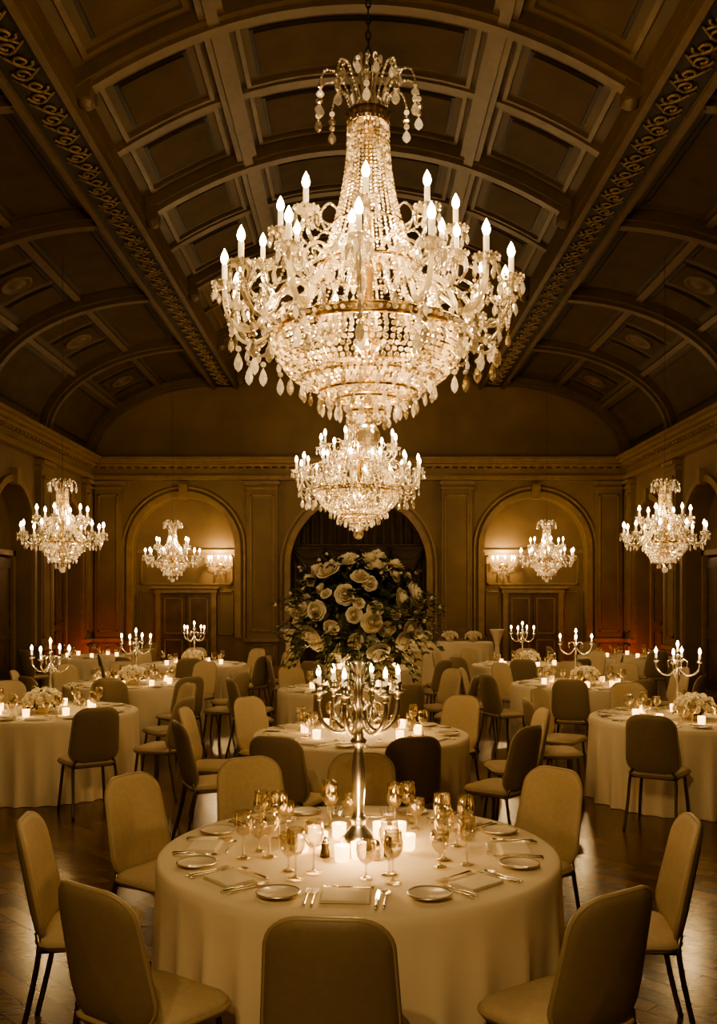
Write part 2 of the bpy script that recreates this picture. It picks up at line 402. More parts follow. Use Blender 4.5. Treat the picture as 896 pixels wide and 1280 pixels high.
for i,uc in enumerate((-4.1,4.15)):
    mb=MB(); mbox(mb,bm2,uc,.97,-.05,1.2,1.94,.06,M_wood)
    mbox(mb,bm2,uc,.97,-.085,.02,1.9,.012,M_cdark)
    for s in(-1,1):
        frame(mb,lambda u,z,w:bm2(u,z,w-.08),uc+s*.3-.22,uc+s*.3+.22,.15,.85,.03,.03,M_trim); frame(mb,lambda u,z,w:bm2(u,z,w-.08),uc+s*.3-.22,uc+s*.3+.22,.98,1.84,.03,.03,M_trim)
    for s in(-1,1): mbox(mb,bm2,uc+s*.66,1.0,-.07,.12,2.0,.12,M_trim)
    mbox(mb,bm2,uc,2.0,-.08,1.5,.1,.14,M_trim); mbox(mb,bm2,uc,2.08,-.11,1.6,.05,.2,M_trim)
    mb.obj('door_%d'%(i+1))
# curtains
mb=MB(); vs=[];fs=[];n=120;rows=14
for j in range(rows+1):
    for i in range(n+1):
        u=-1.57+3.14*i/n; z=.02+(2.6+math.sqrt(max(0,1.57**2-u*u))-.02)*j/rows
        gap=.08*math.exp(-(u/.12)**2)
        vs.append((u,D+.2+.06*math.sin(u*30+.6*math.sin(j*.4))+.02*math.sin(u*71)+gap,z))
for j in range(rows):
    for i in range(n):
        a=j*(n+1)+i; fs.append((a,a+1,a+n+2,a+n+1))
mb.add(vs,fs,M_dark,True)
for k in range(4):
    uc=-1.14+.76*k
    vs=[];fs=[]
    for j in range(13):
        for i in range(17):
            t=i/16*2-1; u=uc+t*.40; dip=.55*(1-t*t)*(j/12); vs.append((u,D+.06-.035*math.sin(j/12*PI*6),3.05-dip-.08*j/12))
    for j in range(12):
        for i in range(16):
            a=j*17+i; fs.append((a,a+1,a+18,a+17))
    mb.add(vs,fs,M_dark,True)
mb.tube([(-1.5,D+.08,3.08),(1.5,D+.08,3.08)],.02,8,M_wood)
mb.obj('stage_curtain')

# ---------------------------------------------------------------- candles helpers
def candle(mb,p,h=.13,r=.018,fl=.1,fr=.022,fm=None,wax=None):
    x,y,z=p; fm=fm or M_bulb
    mb.lathe([(0,0),(r,0),(r,h),(r*.7,h+.004),(0,h+.004)],8,wax or M_candle,c=p)
    mb.lathe([(r*.45,h),(fr*.8,h+fl*.18),(fr,h+fl*.38),(fr*.72,h+fl*.65),(fr*.25,h+fl*.88),(0,h+fl)],8,fm,c=p)
def bobeche(mb,p,R,nd,L,mat=None):
    x,y,z=p
    mb.lathe([(.012,-.045),(.03,-.03),(.022,-.012),(R*.5,-.008),(R*.85,.004),(R,.028),(R*.97,.03),(R*.8,.012),(R*.3,.004),(.02,.02),(.024,.06),(.018,.062)],12,mat or M_armg,c=p,smooth=False)
    n=14
    for k in range(n): mb.bead((x+R*math.cos(2*PI*k/n),y+R*math.sin(2*PI*k/n),z+.03),R*.1,M_bead)
    a0=random.random()
    for k in range(nd):
        a=a0+2*PI*k/nd; mb.drop((x+R*.93*math.cos(a),y+R*.93*math.sin(a),z+.02),L,.04*(L/.13)**.5,M_crys)

# ---------------------------------------------------------------- large chandelier
def big_chandelier():
    mb=MB()
    RZ0=-.13
    mb.lathe([(.0,-.80),(.05,-.78),(.03,-.5),(.05,-.3),(.12,-.2),(.04,-.05),(.04,.3),(.10,.38),(.12,.45),(.05,.55),(.035,.9),(.06,1.0),(.035,1.1),(.035,1.5),(.08,1.58),(.05,1.65),(.03,1.95),(.05,2.02),(0,2.06)],12,M_gold)
    RB=.78
    def bp(t): return RB*math.cos(t)**.7, RZ0-.48*math.sin(t)
    t=0.03; a0=0
    while t<1.40:
        r,z=bp(t); n=max(8,int(2*PI*r/.052)); a0+=.5*2*PI/n
        for k in range(n):
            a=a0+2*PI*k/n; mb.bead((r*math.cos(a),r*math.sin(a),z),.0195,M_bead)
        r2,z2=bp(t+.001); dl=math.hypot(r2-r,z2-z)/.001; t+=.047/max(dl,.05)
    for k in range(24):
        a=2*PI*k/24; mb.tube(rad(a,[bp(.02+1.3*i/10) for i in range(11)]),.004,4,M_gold)
    mb.lathe([(RB-.02,RZ0-.035),(RB+.02,RZ0-.04),(RB+.035,RZ0-.02),(RB+.02,RZ0),(RB+.035,RZ0+.02),(RB+.02,RZ0+.045),(RB-.02,RZ0+.04),(RB-.02,RZ0-.035)],64,M_gold)
    for k in range(90):
        a=2*PI*k/90; mb.bead(((RB+.04)*math.cos(a),(RB+.04)*math.sin(a),RZ0),.017,M_bead)
    for k in range(40):
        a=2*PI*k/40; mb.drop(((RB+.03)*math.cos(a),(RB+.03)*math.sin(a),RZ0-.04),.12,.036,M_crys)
    for R,z,n,L in((.55,-.50,26,.15),(.40,-.60,20,.17),(.26,-.66,14,.16),(.17,-.76,10,.12)):
        mb.lathe([(R-.01,z-.01),(R+.012,z-.01),(R+.012,z+.012),(R-.01,z+.012),(R-.01,z-.01)],32,M_gold)
        for k in range(n):
            a=2*PI*k/n; mb.drop((R*math.cos(a),R*math.sin(a),z-.01),L,.046,M_crys)
    for i in range(6):
        z=-.66-.036*i; R=.17*math.cos(i/6*1.2)
        n=int(2*PI*R/.042)
        for k in range(n): mb.bead((R*math.cos(2*PI*k/n),R*math.sin(2*PI*k/n),z),.017,M_bead)
    mb.lathe([(0,-.86),(.03,-.86),(.02,-.80)],10,M_gold)
    n=14; mb.lathe([(.1*math.sin(PI*i/10),-.95-.1*math.cos(PI*i/10)) for i in range(11)],n,M_armg,smooth=False)
    def tent(t): return .165+.50*t**2.1, 1.60-1.65*t
    NS=34
    for k in range(NS):
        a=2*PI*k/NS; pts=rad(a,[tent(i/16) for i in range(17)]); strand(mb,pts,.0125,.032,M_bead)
    for t in(.0,.03,.06):
        r,z=tent(t); n=30
        for k in range(n): mb.bead((r*math.cos(2*PI*k/n),r*math.sin(2*PI*k/n),z+.01),.016,M_bead)
    for t in (0,.5,.72):
        r,z=tent(t); mb.lathe([(r-.01,z-.012),(r+.01,z-.012),(r+.012,z+.012),(r-.01,z+.012),(r-.01,z-.012)],40,M_gold)
    mb.lathe([(.13,1.58),(.17,1.59),(.18,1.63),(.16,1.66),(.19,1.69),(.12,1.71),(.05,1.71)],28,M_gold)
    for k in range(11):
        a=2*PI*k/11+.1
        pts=spl(rad(a,[(.13,1.68),(.19,1.86),(.29,1.98),(.38,1.97),(.42,1.88)]),4); mb.tube(pts,.008,5,M_armg)
        strand(mb,pts,.010,.03,M_bead)
        e=(.42*math.cos(a),.42*math.sin(a),1.87)
        mb.drop(e,.13,.07,M_crys); mb.drop((e[0],e[1],1.75),.17,.075,M_crys)
        b=a+.28
        pts=spl(rad(b,[(.10,1.70),(.13,1.88),(.20,2.05),(.26,2.04)]),4); mb.tube(pts,.007,5,M_armg); mb.drop((.26*math.cos(b),.26*math.sin(b),2.04),.15,.055,M_crys)
        pts=spl(rad(a,[(.06,1.72),(.06,1.95),(.11,2.12)]),4); mb.tube(pts,.006,5,M_armg); mb.bead(pts[-1],.02,M_bead,1.8)
    nl=14; cups=[]
    for k in range(nl):
        a=2*PI*(k+.35)/nl
        pts=spl(rad(a,[(.52,.10),(.66,.20),(.80,.11),(.92,-.10),(1.06,-.11),(1.15,.03),(1.17,.18)]),5)
        mb.tube(pts,.023,8,M_armg)
        pts=spl(rad(a,[(.74,-.05),(.86,-.19),(1.0,-.23),(1.08,-.15),(1.02,-.08),(.96,-.13)]),5); mb.tube(pts,.014,6,M_armg)
        pts=spl(rad(a,[(.5,.3),(.7,.40),(.9,.32),(.98,.18),(.9,.10),(.84,.18)]),5); mb.tube(pts,.012,6,M_armg)
        c=(1.17*math.cos(a),1.17*math.sin(a),.21); cups.append(c); bobeche(mb,c,.1,7,.14); candle(mb,(c[0],c[1],c[2]+.03),.15,.022,.13,.032)
        for r,z in((.7,.14),(.97,-.13),(1.08,-.11),(.88,.28)): mb.drop((r*math.cos(a),r*math.sin(a),z-.02),.14,.045,M_crys)
        mb.drop((1.06*math.cos(a),1.06*math.sin(a),-.25),.22,.075,M_crys)
        mb.drop((.93*math.cos(a),.93*math.sin(a),-.27),.22,.075,M_crys)
    for k in range(nl):
        a=Vector(cups[k]);b=Vector(cups[(k+1)%nl])
        pts=[a.lerp(b,i/12)+Vector((0,0,-.05-.24*(1-(2*i/12-1)**2))) for i in range(13)]; strand(mb,pts,.012,.03,M_bead)
        mb.drop(pts[6],.17,.055,M_crys)
    nm=7
    for k in range(nm):
        a=2*PI*(k+.1)/nm
        pts=spl(rad(a,[(.4,.3),(.6,.22),(.82,.06),(.93,.12),(.95,.24)]),5); mb.tube(pts,.017,7,M_armg)
        c=(.95*math.cos(a),.95*math.sin(a),.27); bobeche(mb,c,.09,5,.13); candle(mb,(c[0],c[1],c[2]+.03),.12,.018,.11,.027)
    nu=9; cups=[]
    for k in range(nu):
        a=2*PI*(k+.7)/nu
        pts=spl(rad(a,[(.12,.5),(.3,.62),(.42,.48),(.56,.42),(.68,.5),(.72,.64)]),5); mb.tube(pts,.018,7,M_armg)
        pts=spl(rad(a,[(.3,.75),(.45,.82),(.56,.7),(.5,.6),(.44,.66)]),5); mb.tube(pts,.010,6,M_armg)
        c=(.72*math.cos(a),.72*math.sin(a),.67); cups.append(c); bobeche(mb,c,.1,7,.13); candle(mb,(c[0],c[1],c[2]+.03),.15,.022,.13,.032)
        for r,z in((.4,.46),(.62,.44)): mb.drop((r*math.cos(a),r*math.sin(a),z),.13,.045,M_crys)
    for k in range(nu):
        a=Vector(cups[k]);b=Vector(cups[(k+1)%nu])
        pts=[a.lerp(b,i/10)+Vector((0,0,-.05-.15*(1-(2*i/10-1)**2))) for i in range(11)]; strand(mb,pts,.011,.028,M_bead); mb.drop(pts[5],.15,.05,M_crys)
    z=2.04
    for i in range(70):
        if z>3.75: break
        Rm=Matrix.Translation((0,0,z+.035))@Matrix.Rotation((i%2)*PI/2,4,'Z')
        mb.tube([(.02*math.cos(t),0,.042*math.sin(t)) for t in [2*PI*q/10 for q in range(10)]],.007,5,M_ember,closed=True,M=Rm); z+=.066
    mb.lathe([(.0,3.68),(.08,3.7),(.14,3.78),(.16,3.84)],16,M_gold)
    return mb
LC=(1,.70,.34)
def light(name,loc,P,r=.04,col=LC):
    l=bpy.data.lights.new(name,'POINT'); l.energy=P; l.color=col; l.shadow_soft_size=r
    o=bpy.data.objects.new(name,l); o.location=loc; C.objects.link(o); return o
def child(o,p):
    o.parent=p; o.matrix_parent_inverse=Matrix.Translation(-Vector(p.location))
ch1=big_chandelier().obj('unseen_fill_chandelier',(.08,7.7,4.15))
ch2=inst(ch1.data,'unseen_fill_chandelier',(.0,17.7,4.0),.4)
fill_ch=inst(ch1.data,'unseen_fill_chandelier',(.0,-1.6,4.15),.9)  # added behind the camera, out of view, as front fill for the flowers
def lampset(ch,P,n=3):
    x,y,z=ch.location
    for k in range(n):
        a=k*2*PI/n+.4; child(light('front_fill_lamp',(x+.33*math.cos(a),y+.33*math.sin(a),z-.25),P*.55/n,.045),ch)
    for k in range(2):
        a=k*PI+.9; child(light('front_fill_lamp',(x+.12*math.cos(a),y+.12*math.sin(a),z+.75),P*.1,.03),ch)
lampset(ch1,330); lampset(ch2,240)
for s in(-1,1): child(light('front_fill_lamp',(s*.5,-.42,4.62),185,.05),fill_ch)  # fill lamps added out of view to brighten flowers and front table

# ---------------------------------------------------------------- small chandelier
def small_chandelier():
    mb=MB()
    mb.lathe([(0,-.5),(.03,-.48),(.02,-.4),(.05,-.3),(.07,-.2),(.03,-.1),(.08,0),(.03,.08),(.03,.5),(.05,.6),(.025,.75),(0,.86)],10,M_gold)
    for i in range(9):
        t=i/8*1.3; R=.30*math.cos(t); z=-.1-.3*math.sin(t); n=max(5,int(2*PI*R/.045))
        for k in range(n): mb.bead((R*math.cos(2*PI*k/n),R*math.sin(2*PI*k/n),z),.018,M_bead)
    mb.lathe([(.29,-.11),(.31,-.12),(.32,-.09),(.29,-.08),(.29,-.11)],28,M_gold)
    for R,z,n in((.31,-.12,20),(.2,-.3,12),(.1,-.38,8)):
        for k in range(n):
            a=2*PI*k/n; mb.drop((R*math.cos(a),R*math.sin(a),z),.11,.034,M_crys)
    mb.lathe([(.045*math.sin(PI*i/8),-.50-.045*math.cos(PI*i/8)) for i in range(9)],10,M_crys,smooth=False)
    for k in range(18):
        a=2*PI*k/18; strand(mb,rad(a,[(.08+.2*(i/8)**1.8,.58-.66*i/8) for i in range(9)]),.012,.03,M_bead)
    for k in range(11):
        a=2*PI*k/11; pts=spl(rad(a,[(.05,.6),(.08,.72),(.15,.80),(.2,.76)]),4); mb.tube(pts,.007,5,M_armg)
        mb.drop((.2*math.cos(a),.2*math.sin(a),.76),.14,.045,M_crys); mb.drop((.13*math.cos(a+.2),.13*math.sin(a+.2),.82),.12,.04,M_crys)
        mb.drop((.08*math.cos(a),.08*math.sin(a),.68),.1,.035,M_crys)
    for n,R,z,o in((10,.58,.0,.2),(6,.36,.24,.5)):
        cups=[]
        for k in range(n):
            a=2*PI*(k+o)/n
            pts=spl(rad(a,[(.06,z-.02),(R*.4,z+.06),(R*.65,z-.12),(R*.9,z-.12),(R,z-.03)]),4); mb.tube(pts,.012,6,M_armg)
            c=(R*math.cos(a),R*math.sin(a),z); cups.append(c); bobeche(mb,c,.06,6,.1); candle(mb,(c[0],c[1],c[2]+.02),.1,.013,.085,.021)
            for q in(.5,.75,.92): mb.drop((q*c[0],q*c[1],z-.1),.12,.034,M_crys)
        for k in range(n):
            a=Vector(cups[k]);b=Vector(cups[(k+1)%n]); pts=[a.lerp(b,i/8)+Vector((0,0,-.03-.12*(1-(2*i/8-1)**2))) for i in range(9)]; strand(mb,pts,.01,.026,M_bead)
    mb.tube([(0,0,.84),(0,0,4.05)],.0028,5,M_cdark)
    return mb
sc=None
for (x,y,z) in((-4.3,13.6,2.76),(-4.05,20.4,2.72),(4.1,20.4,2.72),(4.45,13.6,2.76)):
    if sc is None: o=small_chandelier().obj('small_crystal_chandelier',(x,y,z)); sc=o.data
    else: o=inst(sc,'small_crystal_chandelier',(x,y,z),random.random())
    for dx,dz in((0,-.18),(0,.34)): child(light('front_fill_lamp',(x+dx,y+.06,z+dz),42,.03),o)

# ---------------------------------------------------------------- wall sconces
mb=MB()
mb.lathe([(0,0),(.09,0),(.1,.02),(.05,.04),(0,.05)],14,M_gold,M=Matrix.Rotation(PI/2,4,'X'))
for a in(-80,-40,0,40,80):
    t=math.radians(a-90); R=.26
    pts=spl([(0,-.03,0),(R*.5*math.cos(t),-.03+R*.5*math.sin(t),-.1),(R*math.cos(t),-.02+R*math.sin(t),-.04),(R*math.cos(t),-.06+R*math.sin(t),.04)],5); mb.tube(pts,.01,6,M_armg)
    c=(R*math.cos(t),-.06+R*math.sin(t),.05); bobeche(mb,c,.05,6,.09); candle(mb,(c[0],c[1],c[2]+.02),.09,.013,.085,.021)
for k in range(8): mb.drop((.12*math.cos(PI+k*PI/7),-.05+.08*math.sin(PI+k*PI/7),-.08),.14,.035,M_crys)
s1=mb.obj('wall_sconce',(-3.3,D+.35,2.6)); s2=inst(s1.data,'wall_sconce',(3.45,D+.35,2.6))
for s in(s1,s2): child(light('front_fill_lamp',(s.location.x,s.location.y-.3,s.location.z+.25),46,.03),s)

# ---------------------------------------------------------------- chair
def slab(mb,w0,w1,h,r,th,mat,M,curve=0,bulge=.01,n=8,pipe=None,rb=None,rear=None):
    out=[]; rb=rb or r
    for (cx,cz,a0,q) in((w1/2-r,h-r,0,r),(-w1/2+r,h-r,PI/2,r),(-w0/2+rb,rb,PI,rb),(w0/2-rb,rb,1.5*PI,rb)):
        for k in range(n+1):
            a=a0+PI/2*k/n; out.append((cx+q*math.cos(a),cz+q*math.sin(a)))
    N=len(out); c=(0,h/2)
    rings=[(0.001,-1,1),(.35,-1,1),(.65,-1,.8),(.88,-1,.4),(.97,-.9,0),(1.0,-.4,0),(1.0,.4,0),(.97,.9,0),(.88,1,.4),(.65,1,.8),(.35,1,1),(.001,1,1)]
    vs=[];fs=[];f2=[]
    def P(x,z,y): return (x,y+curve*(x/(w1/2))**2,z)
    for sc_,sd,bl in rings:
        for (x,z) in out: vs.append(P(c[0]+(x-c[0])*sc_,c[1]+(z-c[1])*sc_,sd*(th/2+bulge*bl)))
    for i in range(len(rings)-1):
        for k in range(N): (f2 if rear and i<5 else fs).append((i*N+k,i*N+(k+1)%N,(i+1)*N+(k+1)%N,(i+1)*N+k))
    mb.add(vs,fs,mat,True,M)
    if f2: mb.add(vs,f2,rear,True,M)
    if pipe: mb.tube([P(x*1.0,z,0) for x,z in out],pipe[0],6,pipe[1],closed=True,M=M)
mb=MB()
Mb=Matrix.Translation((0,-.2,.46))@Matrix.Rotation(math.radians(11),4,'X')
slab(mb,.42,.385,.48,.12,.034,M_uphol,Mb,curve=.04,bulge=.009,pipe=(.010,M_pipe),rb=.10,rear=M_uphol_shaded)
Ms=Matrix.Translation((0,-.20,.45))@Matrix.Rotation(-PI/2,4,'X')
slab(mb,.41,.45,.40,.09,.05,M_uphol,Ms,curve=0,bulge=.012,pipe=(.010,M_pipe))
for s in(-1,1):
    mb.tube(spl([(s*.17,.15,.43),(s*.19,.17,.2),(s*.205,.19,0)],4),[.013]*8+[.010],8,M_leg)
    mb.tube(spl([(s*.15,-.195,.49),(s*.18,-.18,.42),(s*.19,-.22,.2),(s*.205,-.27,0)],4),.012,8,M_leg)
    mb.tube([(s*.17,.15,.425),(s*.18,-.17,.425)],.011,6,M_leg)
mb.tube([(-.17,.15,.425),(.17,.15,.425)],.011,6,M_leg); mb.tube([(-.18,-.17,.425),(.18,-.17,.425)],.011,6,M_leg)
CH=mb
chair_me=None
def chair(x,y,face):
    global chair_me
    rz=face-PI/2
    if chair_me is None:
        o=CH.obj('dining_chair',(x,y,0),rz); chair_me=o.data
    else: o=inst(chair_me,'dining_chair',(x,y,0),rz)
    return o

# ---------------------------------------------------------------- table
def table_mesh(seed):
    rnd=random.Random(seed); mb=MB(); seg=240; vs=[];fs=[]
    n1=14+seed%3; ph=rnd.random()*6
    prof=[(0,.75),(.4,.75),(.8,.75),(.865,.75),(.878,.746),(.885,.735),(.888,.70)]
    rows=len(prof)+12
    for r,z in prof:
        for k in range(seg):
            a=2*PI*k/seg; vs.append((r*math.cos(a),r*math.sin(a),z))
    for j in range(1,13):
        t=j/12; z=.70-.696*t
        for k in range(seg):
            a=2*PI*k/seg
            f=math.sin(n1*a+ph+.9*math.sin(3*a)+.5*math.sin(5*a+1)); am=.7+.3*math.sin(4*a+ph)
            f=(1-abs(f))**1.3*2-1.1
            rr=.886+.02*t+.042*t**.8*f*am*(.55+.45*t)+.006*t*math.sin(31*a+ph)
            vs.append((rr*math.cos(a),rr*math.sin(a),z))
    for i in range(rows-1):
        for k in range(seg): fs.append((i*seg+k,(i+1)*seg+k,(i+1)*seg+(k+1)%seg,i*seg+(k+1)%seg))
    mb.add(vs,fs,M_cloth,True)
    mb.lathe([(0,.72),(.82,.72),(.83,.7),(0,.69)],24,M_wood); mb.lathe([(.3,0),(.3,.03),(.05,.06),(.05,.69)],12,M_leg)
    return mb
TM=[]
def table(x,y,seed,rz=0):
    if len(TM)<3:
        o=table_mesh(seed).obj('banquet_table',(x,y,0),rz); TM.append(o.data); return o
    return inst(TM[seed%3],'banquet_table',(x,y,0),rz)

_libc={}
def put(key,x,y,z,rz=0,sc=1):
    name,mb=LIB[key]
    if key not in _libc:
        o=mb.obj(name,(x,y,z),rz); o.scale=(sc,)*3; _libc[key]=o.data; return o
    return inst(_libc[key],name,(x,y,z),rz,sc)
LIB={}
g=MB(); g.lathe([(0,.003),(.034,.002),(.036,.004),(.012,.008),(.0045,.02),(.004,.085),(.007,.095),(.025,.105),(.038,.13),(.040,.155),(.036,.185),(.0335,.205),(.0325,.205),(.035,.185),(.039,.155),(.037,.13),(.024,.107),(0,.1)],20,M_glass)
LIB['wine']=('wine_glass',g)
g=MB(); g.lathe([(0,.003),(.030,.002),(.032,.004),(.01,.008),(.0045,.015),(.0045,.055),(.02,.065),(.036,.09),(.040,.12),(.037,.15),(.036,.15),(.038,.12),(.034,.09),(.018,.068),(0,.062)],20,M_glass)
LIB['water']=('water_goblet',g)
g=MB(); g.lathe([(0,.004),(.045,.004),(.05,.006),(.075,.012),(.084,.016),(.084,.018),(.074,.0155),(.052,.009),(0,.008)],36,M_plate); g.lathe([(.082,.015),(.086,.017),(.082,.02)],36,M_silver)
LIB['plate']=('side_plate',g)
g=MB()
for i in range(3):
    T=Matrix.Translation((0,-.065,.003+.004*i))@Matrix.Rotation(-PI/2,4,'X')
    slab(g,.19-.005*i,.19-.005*i,.135-.005*i,.006,.0035,M_napkin,T,bulge=.0008,n=3)
LIB['napkin']=('folded_napkin',g)
g=MB()
g.tube([(0,-.1,.004),(0,-.085,.005),(0,-.03,.006),(0,.03,.006),(0,.045,.005)],[.005,.0065,.004,.0028,.0028],6,M_silver)
g.box((0,.055,.005),(.022,.022,.003),M_silver)
for i in range(4): g.box((-.0095+.0063*i,.085,.006),(.003,.045,.0025),M_silver)
LIB['fork']=('fork',g)
g=MB(); g.tube([(0,-.11,.005),(0,-.1,.006),(0,-.06,.006),(0,-.01,.005)],[.005,.0075,.007,.005],8,M_silver)
g.add([(-.008,-.01,.004),(.008,-.01,.004),(.009,.06,.004),(.006,.095,.004),(-.004,.11,.004),(-.007,.06,.004),(-.008,-.01,.0065),(.008,-.01,.0065),(.009,.06,.006),(.006,.095,.0055),(-.004,.11,.005),(-.007,.06,.006)],[(5,4,3,2,1,0),(6,7,8,9,10,11)]+[(i,(i+1)%6,6+(i+1)%6,6+i) for i in range(6)],M_silver)
LIB['knife']=('table_knife',g)
g=MB(); g.tube([(0,-.1,.004),(0,-.085,.005),(0,-.03,.006),(0,.04,.006)],[.005,.0065,.004,.003],6,M_silver)
g.lathe([(0,-.35),(.5,-.28),(.9,-.1),(1,0),(.92,0),(.8,-.1),(.45,-.2),(0,-.26)],14,M_silver,M=Matrix.Translation((0,.068,.01))@Matrix.Diagonal((.019,.03,.02,1)))
LIB['spoon']=('spoon',g)
g=MB(); g.lathe([(0,.002),(.027,.002),(.031,.008),(.034,.07),(.032,.07),(.029,.01),(0,.008)],16,M_votglow); g.lathe([(0,.01),(.024,.01),(.024,.035),(0,.036)],12,M_candle)
g.lathe([(.003,.036),(.009,.045),(.006,.058),(0,.072)],8,M_flame)
LIB['votive']=('votive_candle',g)
g=MB(); g.lathe([(0,0),(.022,0),(.02,.02),(.016,.04),(.019,.06)],14,M_shk); g.lathe([(.019,.06),(.02,.064),(.014,.08),(.005,.086),(0,.09)],14,M_silver)
LIB['pepper']=('pepper_shaker',g)
g=MB(); g.lathe([(0,0),(.022,0),(.02,.02),(.016,.04),(.019,.06)],14,M_glass); g.lathe([(0,.004),(.018,.004),(.014,.04),(0,.042)],12,M_plate); g.lathe([(.019,.06),(.02,.064),(.014,.08),(.005,.086),(0,.09)],14,M_silver)
LIB['salt']=('salt_shaker',g)

# flowers
def rose(mb,p,d,r,mat,lay=5):
    d=Vector(d).normalized(); T=Matrix.Translation(p)@d.to_track_quat('Z','Y').to_matrix().to_4x4()@Matrix.Rotation(random.random()*6,4,'Z')
    mb.lathe([(.16*r,0),(.22*r,.4*r),(.20*r,.66*r),(.09*r,.76*r),(0,.74*r)],8,mat,M=T)
    L5=((3,.34,.80,0,.78),(4,.52,.70,.04,.86),(5,.72,.56,.12,.94),(6,.94,.36,.22,1),(7,1.14,.12,.26,1))
    for j,(np_,R,H,flare,tip) in enumerate(L5[-lay:]):
        o=random.random()*6
        for k in range(np_):
            ph=o+2*PI*k/np_; half=PI/np_*1.35; vs=[];fs=[]
            wob=random.uniform(-.06,.06)
            for a in range(6):
                s=a/2.5-1
                for b in range(5):
                    t=b/4; w=math.sin(PI*(.22+.45*t))
                    lift=1-.20*s*s
                    prof_=math.sin(min(1,t*1.25)*PI/2)**.8*(1 if t<.7 else 1-(1-tip)*(t-.7)/.3)
                    rr=R*r*(.22+.78*prof_)*(1-.10*s*s*t)+flare*r*(t**3)*.5
                    an=ph+s*w*half
                    zz=r*(-.30+(H+.30+wob)*t*lift)-(flare*r*.7*t**4)
                    vs.append((rr*math.cos(an),rr*math.sin(an),zz))
            for a in range(5):
                for b in range(4): q=a*5+b; fs.append((q,q+5,q+6,q+1))
            mb.add(vs,fs,mat,True,T)
def leaf(mb,p,d,L,w,mat):
    d=Vector(d).normalized(); T=Matrix.Translation(p)@d.to_track_quat('Y','Z').to_matrix().to_4x4()@Matrix.Rotation(random.uniform(-1,1),4,'Y')
    mb.add([(0,0,0),(-w*.7,L*.3,.1*w),(0,L*.35,-.1*w),(w*.7,L*.3,.1*w),(-w*.6,L*.68,.05*w),(0,L*.7,-.15*w),(w*.6,L*.68,.05*w),(0,L,-.3*w)],[(0,2,1),(0,3,2),(1,2,5,4),(2,3,6,5),(4,5,7),(5,6,7)],mat,False,T)
def fib(n):
    for i in range(n):
        z=1-2*(i+.5)/n; a=i*2.39996; r=math.sqrt(1-z*z); yield Vector((r*math.cos(a),r*math.sin(a),z))

def centrepiece():
    mb=MB()
    mb.lathe([(0,.0),(.095,0),(.105,.01),(.10,.025),(.08,.035),(.085,.045),(.06,.07),(.035,.10),(.028,.12),(.04,.135),(.028,.15),(.022,.17),(.026,.22),(.032,.30),(.034,.36),(.025,.42),(.018,.45),(.03,.47),(.038,.485),(.025,.50),(.02,.53),(.035,.56),(.045,.60),(.035,.64),(.02,.67),(.022,.71),(.03,.74),(.02,.76),(.03,.79),(.05,.83),(.052,.85),(.03,.86)],24,M_silver)
    for k in range(6):
        a=2*PI*k/6+.18
        pts=spl(rad(a,[(.03,.58),(.06,.535),(.11,.53),(.16,.57),(.18,.63),(.18,.68)]),5); mb.tube(pts,[.010]*len(pts),8,M_silver)
        pts=spl(rad(a,[(.03,.62),(.07,.66),(.11,.64),(.12,.60),(.095,.585),(.08,.605)]),5); mb.tube(pts,.006,6,M_silver)
        c=(.18*math.cos(a),.18*math.sin(a),0)
        mb.lathe([(.008,.665),(.018,.675),(.012,.69),(.034,.70),(.038,.708),(.015,.708),(.018,.735),(.021,.745),(.016,.745)],14,M_silver,c=c)
        candle(mb,(c[0],c[1],.74),.035,.012,.048,.010,M_flame)
    ce=Vector((0,0,1.065))
    RX,RZ=.275,.24
    n=10; mb.lathe([(.19*math.sin(PI*i/n),1.06-.17*math.cos(PI*i/n)) for i in range(n+1)],14,M_leaf)
    for v in fib(98):
        if v.z<-.72: continue
        v=(v+Vector([random.uniform(-.16,.16) for _ in range(3)])).normalized(); k=random.uniform(.95,1.08)
        p=ce+Vector((v.x*RX,v.y*RX,v.z*RZ))*k; dd=(v+Vector([random.uniform(-.35,.35) for _ in range(3)])); rose(mb,p,dd,random.choice((.022,.030,.034,.038,.044)),M_rose)
    for i in range(1300):
        v=Vector([random.gauss(0,1) for _ in range(3)]).normalized(); k=random.uniform(.6,.93)
        p=ce+Vector((v.x*RX,v.y*RX,v.z*RZ))*k; d=(v*.7+Vector([random.uniform(-.9,.9) for _ in range(3)])); leaf(mb,p,d,random.uniform(.035,.065),random.uniform(.012,.02),M_leaf)
    for i in range(90):
        v=Vector([random.gauss(0,1) for _ in range(3)]); v.z=v.z*.5-.5 if i%3 else abs(v.z)*.9; v.normalize()
        p=ce+Vector((v.x*RX,v.y*RX,v.z*RZ))*.85; pts=[]; st=random.uniform(.017,.027)
        for j in range(7): pts.append(p+v*st*j+Vector((0,0,-.0018*j*j)))
        mb.tube(pts,.0018,4,M_leaf)
        for j in range(1,7):
            for s in(-1,1): leaf(mb,pts[j],v*.7+v.cross(Vector((0,0,1)))*s,.036,.011,M_leaf)
            if j==6 and i%3==0: mb.bead(pts[j],.009,M_rose)
    return mb
FT=Vector((0,4.18,0))
cp=centrepiece().obj('candelabra_centerpiece',(.0,FT.y,.75))
mb=MB()
mb.lathe([(0,0),(.07,0),(.075,.012),(.05,.025),(.03,.05),(.015,.07),(.022,.1),(.012,.13),(.018,.2),(.012,.3),(.022,.36),(.012,.39),(.015,.44),(.025,.5),(.012,.53),(.018,.56),(.03,.57),(.012,.575),(.014,.60),(.010,.6)],14,M_silver)
candle(mb,(0,0,.6),.05,.010,.06,.014,M_flame)
